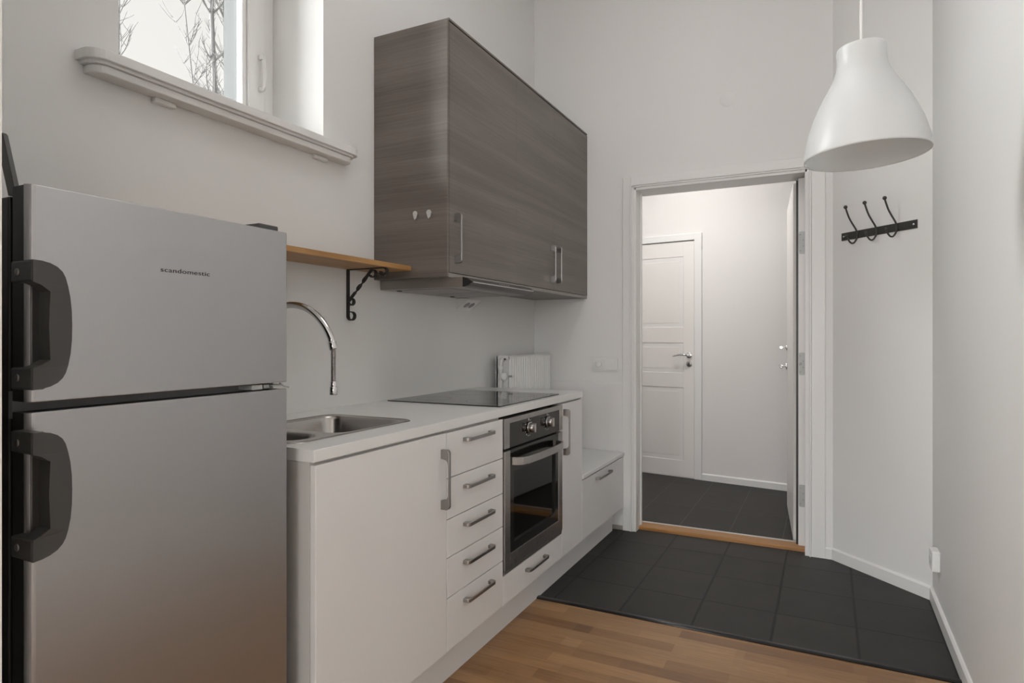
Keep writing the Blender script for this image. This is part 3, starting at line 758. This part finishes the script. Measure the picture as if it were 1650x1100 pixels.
MB().prism([(-1.275, 1.4145), (-1.2715, 1.412), (-1.275, 1.4095)], 'y', 2.20, 2.782).build('visor_edge', mat('pale_visor_edge', (0.75, 0.75, 0.74), 0.3, 0.6), ho)
for i in range(5): MB().cyl((-1.286, 2.45 + i * 0.022, 1.4212), (-1.2845, 2.45 + i * 0.022, 1.4222), 0.002, 8).build('button', PLAST, ho)

# corner socket under the hood
so = thing('corner_socket', 'white wedge-shaped double socket under the cooker hood', 'socket', (WX, 2.90, 1.36))
MB().prism([(WX, 1.392), (-1.662, 1.388), (-1.664, 1.383), (-1.731, 1.334), (WX, 1.332)], 'y', 2.822, 2.952).build('socket_housing', PLAST, so)
nrm = Vector((0.049, 0, -0.067)).normalized()
for yy in (2.862, 2.912):
    c0 = Vector((-1.697, yy, 1.3585)); q = MB(); q.lathe([(0.0, 0.0005), (0.016, 0.0005), (0.018, 0.0018), (0.0195, 0.0018), (0.0205, 0)], 28, Matrix.Translation(c0) @ nrm.to_track_quat('Z', 'Y').to_matrix().to_4x4())
    s_ = q.build('socket_outlet', mat('grey_socket_recess', (0.30, 0.30, 0.29), 0.5), so)

# ------------------------------------------------------------------ shelf with iron bracket
tag(box1(WX, -1.537, 1.00, 2.146, 1.463, 1.483, bev=0.002).build('wall_shelf', OAK), 'oiled oak shelf board on the wall between refrigerator and wall cabinets', 'shelf')
br = thing('shelf_bracket', 'black wrought-iron scrolled bracket with a twisted stay under the oak shelf', 'bracket', (WX, 1.985, 1.26))
fl = [(-0.0085, -0.0018), (0.0085, -0.0018), (0.0085, 0.0018), (-0.0085, 0.0018)]
def strip(mb, pts2, yc=1.985, w=0.017, t=0.0035):
    """flat iron strip following (x,z) points, width along y"""
    b = bmesh.new(); n = len(pts2); A = []
    for i, (x, z) in enumerate(pts2):
        a = pts2[max(i - 1, 0)]; c_ = pts2[min(i + 1, n - 1)]
        tx_, tz_ = c_[0] - a[0], c_[1] - a[1]; l_ = math.hypot(tx_, tz_) or 1; nx_, nz_ = -tz_ / l_, tx_ / l_
        A.append([b.verts.new((x + s1 * nx_ * t / 2, yc + s2 * w / 2, z + s1 * nz_ * t / 2)) for s1, s2 in ((-1, -1), (1, -1), (1, 1), (-1, 1))])
    for i in range(n - 1):
        for k in range(4): b.faces.new((A[i][k], A[i][(k + 1) % 4], A[i + 1][(k + 1) % 4], A[i + 1][k]))
    b.faces.new(A[0][::-1]); b.faces.new(A[-1]); bmesh.ops.recalc_face_normals(b, faces=b.faces); mb.merge(b)
q = MB(); x_ = WX + 0.003
strip(q, [(x_, 1.4605), (x_, 1.30), (x_, 1.275)] + arc(x_ + 0.017, 1.275, 0.017, 180, 470, 20))
q.build('wall_bar', IRON, br)
q = MB(); strip(q, [(x_, 1.461), (-1.60, 1.461), (-1.552, 1.461)] + arc(-1.552, 1.446, 0.015, 90, -190, 20)); q.build('top_bar', IRON, br)
q = MB(); strip(q, arc(x_ + 0.020, 1.333, 0.014, -200, 60, 14)[::-1][:0] or (arc(x_ + 0.016, 1.332, 0.014, 190, 440, 18)))
q.build('scroll', IRON, br); q = MB()
strip(q, [(-1.616, 1.452)] + arc(-1.606, 1.441, 0.015, 120, -160, 18))
q.build('scroll', IRON, br)
q = MB(); p0 = Vector((x_ + 0.004, 1.985, 1.335)); p1 = Vector((-1.614, 1.985, 1.455))
q.tube([p0.lerp(p1, i / 40) for i in range(41)], 1, section=[(-0.0025, -0.0075), (0.0025, -0.0075), (0.0025, 0.0075), (-0.0025, 0.0075)], twist=lambda t: PI * 2 * min(max((t - 0.28) / 0.5, 0), 1))
q.build('twisted_stay', IRON, br)

# ------------------------------------------------------------------ refrigerator
FF = -1.150; FY0, FY1 = 0.560, 1.106
rf = thing('refrigerator', 'two-door stainless steel refrigerator with dark grey handles', 'refrigerator', (-1.42, 0.833, 0))
MB().box(-1.695, -1.216, FY0 + 0.004, FY1 - 0.004, 0.03, 1.424, bev=0.003).build('fridge_shell', FBODY, rf)
MB().box(-1.216, -1.197, FY0 + 0.012, FY1 - 0.012, 0.09, 1.06).box(-1.216, -1.197, FY0 + 0.012, FY1 - 0.012, 1.092, 1.425).box(-1.216, -1.205, FY0 + 0.004, FY1 - 0.004, 1.055, 1.10).build('door_gasket', GASK, rf)
for x in (-1.65, -1.25):
    for y in (0.60, 1.06): MB().cyl((x, y, 0), (x, y, 0.035), 0.018, 16).build('foot', BLACKP, rf)
def fdoor(name, z0, z1):
    # dark plastic edge behind, steel skin in front
    pts = [(-1.197, FY0)] + [(FF - 0.012 + 0.012 * math.sin(math.radians(a)), FY0 + 0.012 - 0.012 * math.cos(math.radians(a))) for a in range(0, 91, 15)] + \
          [(FF - 0.006 + 0.006 * math.cos(math.radians(a)), FY1 - 0.006 + 0.006 * math.sin(math.radians(a))) for a in range(0, 91, 15)] + [(-1.197, FY1)]
    d_ = MB().prism([(FF - 0.012, FY0 + 0.0)] + pts[1:-1] + [(FF - 0.012, FY1)], 'z', z0, z1, bev=0.0015, smooth=False).build(name, FRIDGE, rf)
    MB().box(-1.197, FF - 0.012, FY0 + 0.0005, FY1 - 0.0005, z0 + 0.001, z1 - 0.001, bev=0.001).build('door_core', FBODY, d_)
    return d_
d1 = fdoor('freezer_door', 1.084, 1.438); d2 = fdoor('fridge_door', 0.075, 1.068)
def fhandle(parent, za, zb, low=False):
    """D-shaped grip; za top, zb bottom"""
    H_ = za - zb
    outer = [(0.541, za), (0.553, za - 0.0005), (0.566, za - 0.003), (0.577, za - 0.008), (0.585, za - 0.015), (0.590, za - 0.024), (0.594, za - 0.038), (0.5975, za - H_ * 0.27), (0.6000, za - H_ * 0.38), (0.6008, za - H_ * 0.5), (0.6002, zb + H_ * 0.38), (0.5980, zb + H_ * 0.27), (0.594, zb + 0.036), (0.590, zb + 0.024), (0.585, zb + 0.016), (0.577, zb + 0.009), (0.566, zb + 0.004), (0.553, zb + 0.001), (0.541, zb)]
    inner = [(0.541, zb + 0.034), (0.552, zb + 0.038), (0.566, zb + 0.046), (0.564, za - H_ * 0.5), (0.566, za - 0.048), (0.552, za - 0.038), (0.541, za - 0.034)]
    pts = outer + inner
    polys = [[Vector((y, z, 0)) for y, z in pts]]
    b = bmesh.new(); xa, xb = -1.128, -1.096
    def bulge(y): return xb - 0.010 * ((y - 0.536) / 0.084) ** 2
    A = [b.verts.new((xa, y, z)) for y, z in pts]; C = [b.verts.new((bulge(y), y, z)) for y, z in pts]
    for t in tessellate_polygon(polys):
        b.faces.new([A[i] for i in t]); b.faces.new([C[i] for i in t][::-1])
    n = len(pts)
    for i in range(n): b.faces.new((A[i], A[(i + 1) % n], C[(i + 1) % n], C[i]))
    bmesh.ops.recalc_face_normals(b, faces=b.faces)
    mb = MB().merge(b)
    for z in (za - 0.034, zb): mb.box(-1.158, -1.0975, 0.5395, 0.5595, z, z + 0.034, bev=0.003)
    h_ = mb.build('handle', HPLAST, parent)
    for z in (za - 0.018, zb + 0.018): MB().cyl((-1.138, 0.541, z), (-1.138, 0.5380, z), 0.006, 14).build('screw_cap', SATIN, h_)
    # shallow plastic recess plate on the door behind the grip
    box1(FF - 0.002, FF + 0.0015, 0.572 - 0.008, 0.592, zb + 0.02, za - 0.02, bev=0.0015).build('recess_plate', mat('grey_recess', (0.16, 0.155, 0.15), 0.3, 0.6), parent)
fhandle(d1, 1.310, 1.108); fhandle(d2, 1.042, 0.842)
q = MB(); q.box(-1.205, -1.158, 1.010, 1.040, 1.070, 1.082, bev=0.002); q.box(-1.205, -1.165, 1.048, 1.066, 1.071, 1.081, bev=0.002); q.cyl((-1.185, 1.085, 1.066), (-1.185, 1.085, 1.086), 0.007, 16); q.box(-1.2, -1.16, 1.07, 1.10, 1.0745, 1.0785, bev=0.001)
q.tube([(-1.165, 1.095, 1.081), (-1.160, 1.105, 1.073), (-1.158, 1.117, 1.070)], 0.0018, 8)
q.build('middle_hinge', HINGE, rf)
q = MB(); q.box(-1.26, -1.165, 1.035, 1.092, 1.4385, 1.452, bev=0.003); q.build('hinge_cover', HPLAST, rf)
def text_mesh(s_, size, sx, extr, M, name, m, parent):
    cu = bpy.data.curves.new(name, 'FONT'); cu.body = s_; cu.size = size; cu.extrude = extr; cu.align_x = 'LEFT'; cu.resolution_u = 4; cu.space_character = 1.05
    o = bpy.data.objects.new('tmp', cu); COL.objects.link(o)
    dg = bpy.context.evaluated_depsgraph_get(); me = bpy.data.meshes.new_from_object(o.evaluated_get(dg))
    COL.objects.unlink(o); bpy.data.objects.remove(o)
    xs = [v.co.x for v in me.vertices]; w = max(xs) - min(xs); x0_ = min(xs)
    for v in me.vertices: v.co.x = (v.co.x - x0_) * sx / w
    me.transform(M); me.materials.clear(); me.materials.append(m)
    ob = bpy.data.objects.new(name, me); COL.objects.link(ob); ob.parent = parent; return ob
M = Matrix(((0, 0, 1, FF + 0.0004), (1, 0, 0, 0.786), (0, 1, 0, 1.3165), (0, 0, 0, 1)))
M = Matrix.Translation(-wloc(d1)) @ M
text_mesh('scandomestic', 0.0125, 0.108, 0.0002, M, 'logo_lettering', BLACKP, d1)
tag(MB().prism([(-1.222, 1.4255), (-1.198, 1.4255), (-1.238, 1.530), (-1.243, 1.534), (-1.262, 1.530)], 'y', 0.566, 0.574, bev=0.001).build('upright_slat', mat('grey_slat_plastic', (0.07, 0.068, 0.062), 0.4)),
    'narrow dark grey slat standing on the corner of the refrigerator top', 'slat')

# ------------------------------------------------------------------ radiator
ra = thing('radiator', 'white ribbed panel radiator in the corner over the low bench', 'radiator', (-1.66, 3.49, 0.55))
zt, zb, y0, y1 = 1.086, 0.56, 3.205, 3.785
pts = []; x_f = -1.612
n = 18; step = (y1 - y0 - 0.02) / n
prof = [(y0, x_f - 0.010), (y0 + 0.004, x_f - 0.003), (y0 + 0.012, x_f)]
for i in range(n):
    a = y0 + 0.012 + i * step
    prof += [(a + step * 0.30, x_f), (a + step * 0.45, x_f - 0.007), (a + step * 0.75, x_f - 0.007), (a + step * 0.9, x_f)]
prof += [(y1 - 0.004, x_f - 0.002), (y1, x_f - 0.010)]
b = bmesh.new(); lv = [(zb, 0.012), (zb + 0.02, 0.0), (zt - 0.030, 0.0), (zt - 0.010, 0.004), (zt, 0.014)]
rows = []
for z, dx in lv:
    flat_ = z > zt - 0.02 or z < zb + 0.01
    rows.append([b.verts.new(((x_f if flat_ else x) - dx, y, z)) for y, x in prof])
rows.append([b.verts.new((x_f - 0.04, y, zt)) for y, x in prof])
for i in range(len(rows) - 1):
    for k in range(len(prof) - 1):
        f = b.faces.new((rows[i][k], rows[i][k + 1], rows[i + 1][k + 1], rows[i + 1][k])); f.smooth = False
bmesh.ops.recalc_face_normals(b, faces=b.faces)
mb = MB().merge(b); mb.box(-1.64, x_f - 0.014, y0 + 0.001, y1 - 0.001, zb, zt - 0.003)
mb.build('ribbed_panel', TRIM, ra)
mb = MB(); mb.box(-1.706, -1.690, y0, y1, zb, zt - 0.002, bev=0.004); mb.box(-1.706, -1.625, y0, y0 + 0.003, zb + 0.02, zt - 0.002, bev=0.001); mb.box(-1.706, -1.625, y1 - 0.003, y1, zb + 0.02, zt - 0.004)
for k in range(24): mb.box(-1.69, -1.64, y0 + 0.01 + k * 0.0235, y0 + 0.02 + k * 0.0235, zt - 0.006, zt - 0.003)
mb.box(WX + 0.0005, -1.706, y0 + 0.1, y0 + 0.12, zb + 0.1, zt - 0.05); mb.box(WX + 0.0005, -1.706, y1 - 0.12, y1 - 0.1, zb + 0.1, zt - 0.05)
mb.build('rear_panel', TRIM, ra)
mb = MB(); xp = -1.655
mb.tube([(xp, 3.165, 0.486), (xp, 3.165, 1.035), (xp, 3.168, 1.052), (xp, 3.182, 1.062), (xp, 3.208, 1.062)], 0.011, 16)
mb.build('pipe', TRIM, ra)
mb = MB(); mb.cyl((xp, 3.165, 1.005), (xp, 3.165, 1.028), 0.016, 8); mb.cyl((xp, 3.165, 0.945), (xp, 3.165, 0.985), 0.015, 24)
mb.cyl((xp, 3.165, 0.965), (xp + 0.022, 3.155, 0.965), 0.010, 16)
vb = mb.build('valve', TRIM, ra)
mb = MB(); mb.lathe([(0, 0), (0.018, 0), (0.023, 0.004), (0.023, 0.012), (0.018, 0.016), (0.010, 0.018), (0, 0.016)], 24, Matrix.Translation((xp + 0.022, 3.152, 0.970)) @ Vector((0.9, -0.5, 0)).to_track_quat('Z', 'Y').to_matrix().to_4x4())
mb.build('valve_wheel', PLAST, vb)
mb = MB(); mb.cyl((-1.618, 3.195, 0.968), (-1.592, 3.190, 0.968), 0.006, 14); mb.build('chrome_spindle', CHROME, ra)
mb = MB(); mb.cyl((-1.635, 3.206, 1.066), (-1.635, 3.182, 1.066), 0.006, 14); v_ = mb.build('air_vent', TRIM, ra)
mb = MB(); mb.cyl((-1.635, 3.182, 1.066), (-1.635, 3.178, 1.066), 0.005, 14); mb.build('vent_key', BLACKP, v_)

# ------------------------------------------------------------------ switches, sockets, cover
sw = thing('light_switch', 'white double switch frame with a dimmer dial, on the wall beside the doorway', 'switch', (-1.247, BY, 1.02))
MB().prism(rrect(-1.330, -1.164, 0.977, 1.065, 0.006), 'y', 3.791, BY, bev=0.002).build('frame', PLAST, sw)
box1(-1.322, -1.252, 3.7885, 3.792, 0.985, 1.057, bev=0.001).build('dimmer_plate', PLAST, sw)
MB().cyl((-1.287, 3.789, 1.021), (-1.287, 3.776, 1.021), 0.020, 32).build('dimmer_dial', PLAST, sw)
box1(-1.240, -1.172, 3.787, 3.792, 0.985, 1.057, bev=0.002).build('rocker', PLAST, sw)
cv = MB(); cv.lathe([(0, 0.0015), (0.041, 0.0015), (0.043, 0.0)], 48, Matrix.Translation((-0.516, BY, 2.556)) @ Matrix.Rotation(PI / 2, 4, 'X'))
tag(cv.build('ceiling_outlet_cover' if False else 'round_wall_cover', WALL), 'round painted cover plate high on the wall above the doorway', 'cover plate')
ws = thing('wall_socket', 'white surface-mounted socket low on the wall near the baseboard corner', 'socket', (RX, 3.22, 0.24))
MB().box(0.392, RX, 3.180, 3.262, 0.198, 0.284, bev=0.005).build('socket_box', PLAST, ws)
MB().cyl((0.3925, 3.221, 0.241), (0.3905, 3.221, 0.241), 0.020, 24).build('socket_face', mat('grey_socket_face', (0.55, 0.55, 0.54), 0.5), ws)

# ------------------------------------------------------------------ coat rack on the angled wall
tx, ty = 0.716, -0.698
rk = thing('coat_rack', 'dark grey steel coat rack with three double hooks on the angled wall', 'coat rack', (0.024, BY, 1.716), math.atan2(ty, tx))
# local: x along the wall, -y out of the wall, z up from the rail centre
MB().box(0.060, 0.487, -0.0045, 0.0, -0.020, 0.020, bev=0.0008).build('rail', RACK, rk, local=True)
for t in (0.163, 0.276, 0.387):
    q = MB(); P = [(0.0, -0.006, 0.016), (0, -0.009, -0.010), (0, -0.018, -0.030), (0, -0.034, -0.046), (0, -0.052, -0.046), (0, -0.068, -0.032), (0, -0.078, -0.014)]
    def spl(P, n=6):
        V = [Vector(p) for p in P]; out = []
        for i in range(len(V) - 1):
            a, b_, c_, d_ = V[max(i - 1, 0)], V[i], V[i + 1], V[min(i + 2, len(V) - 1)]
            for k in range(n):
                s = k / n; out.append(0.5 * ((2 * b_) + (-a + c_) * s + (2 * a - 5 * b_ + 4 * c_ - d_) * s * s + (-a + 3 * b_ - 3 * c_ + d_) * s ** 3))
        out.append(V[-1]); return out
    off = Vector((t, 0, 0))
    q.tube([p + off for p in spl(P)], 0.0042, 12)
    P2 = [(0.0, -0.008, -0.008), (0.0, -0.016, 0.020), (0, -0.042, 0.052), (0, -0.062, 0.078), (0, -0.076, 0.105), (0, -0.086, 0.128)]
    q.tube([p + off for p in spl(P2)], 0.0043, 12)
    h_ = q.build('hook', RACK, rk, local=True)
    MB().sphere((t, -0.087, 0.133), 0.0095, 20).build('hook_knob', RACK, h_, local=True)
    MB().sphere((t, -0.078, -0.012), 0.006, 14).build('hook_knob', RACK, h_, local=True)
for xs_ in (0.470, 0.076): MB().cyl((xs_, -0.0045, 0), (xs_, -0.0065, 0), 0.0045, 16).build('screw', CHROME, rk, local=True)

# ------------------------------------------------------------------ pendant lamp
LX, LY, LZ = 0.0835, 1.774, 1.633
pl_ = thing('pendant_lamp', 'white bell-shaped pendant lamp hanging near the doorway wall', 'lamp', (LX, LY, LZ))
pr_ = [(0.0535, 0.268), (0.0550, 0.262), (0.0545, 0.250), (0.0545, 0.235), (0.057, 0.218), (0.063, 0.200), (0.073, 0.180), (0.086, 0.158), (0.100, 0.132), (0.113, 0.104), (0.124, 0.074), (0.132, 0.044), (0.1375, 0.018), (0.139, 0.004), (0.1385, 0.0)]
inner_ = [(r - 0.0025, z) for r, z in reversed(pr_)]
tilt = Matrix.Rotation(math.radians(-2.3), 4, 'Y')
shade = MB().lathe(pr_ + inner_ + [(0.0535, 0.268)], 72, tilt).build('lamp_shade', LAMPM, pl_, local=True)
MB().lathe([(0.052, 0.262), (0.012, 0.266), (0.0, 0.266)], 40, tilt).build('shade_cap', LAMPM, pl_, local=True)
MB().cyl((-0.006, 0, 0.15), (-0.0105, 0, 0.262), 0.019, 24).build('lamp_holder', PLAST, pl_, local=True)
MB().lathe([(0, 0.06), (0.018, 0.066), (0.029, 0.085), (0.029, 0.10), (0.020, 0.125), (0.013, 0.15), (0, 0.15)], 28, tilt).build('bulb', mat('opal_bulb', (0.85, 0.85, 0.83), 0.2), pl_, local=True)
MB().cyl((-0.0105, 0, 0.26), (-0.0115, 0, ZC - LZ - 0.03), 0.0032, 12).build('cord', PLAST, pl_, local=True)
MB().lathe([(0, ZC - LZ), (0.05, ZC - LZ), (0.045, ZC - LZ - 0.03), (0.01, ZC - LZ - 0.06), (0, ZC - LZ - 0.06)], 32).build('ceiling_cup', PLAST, pl_, local=True)
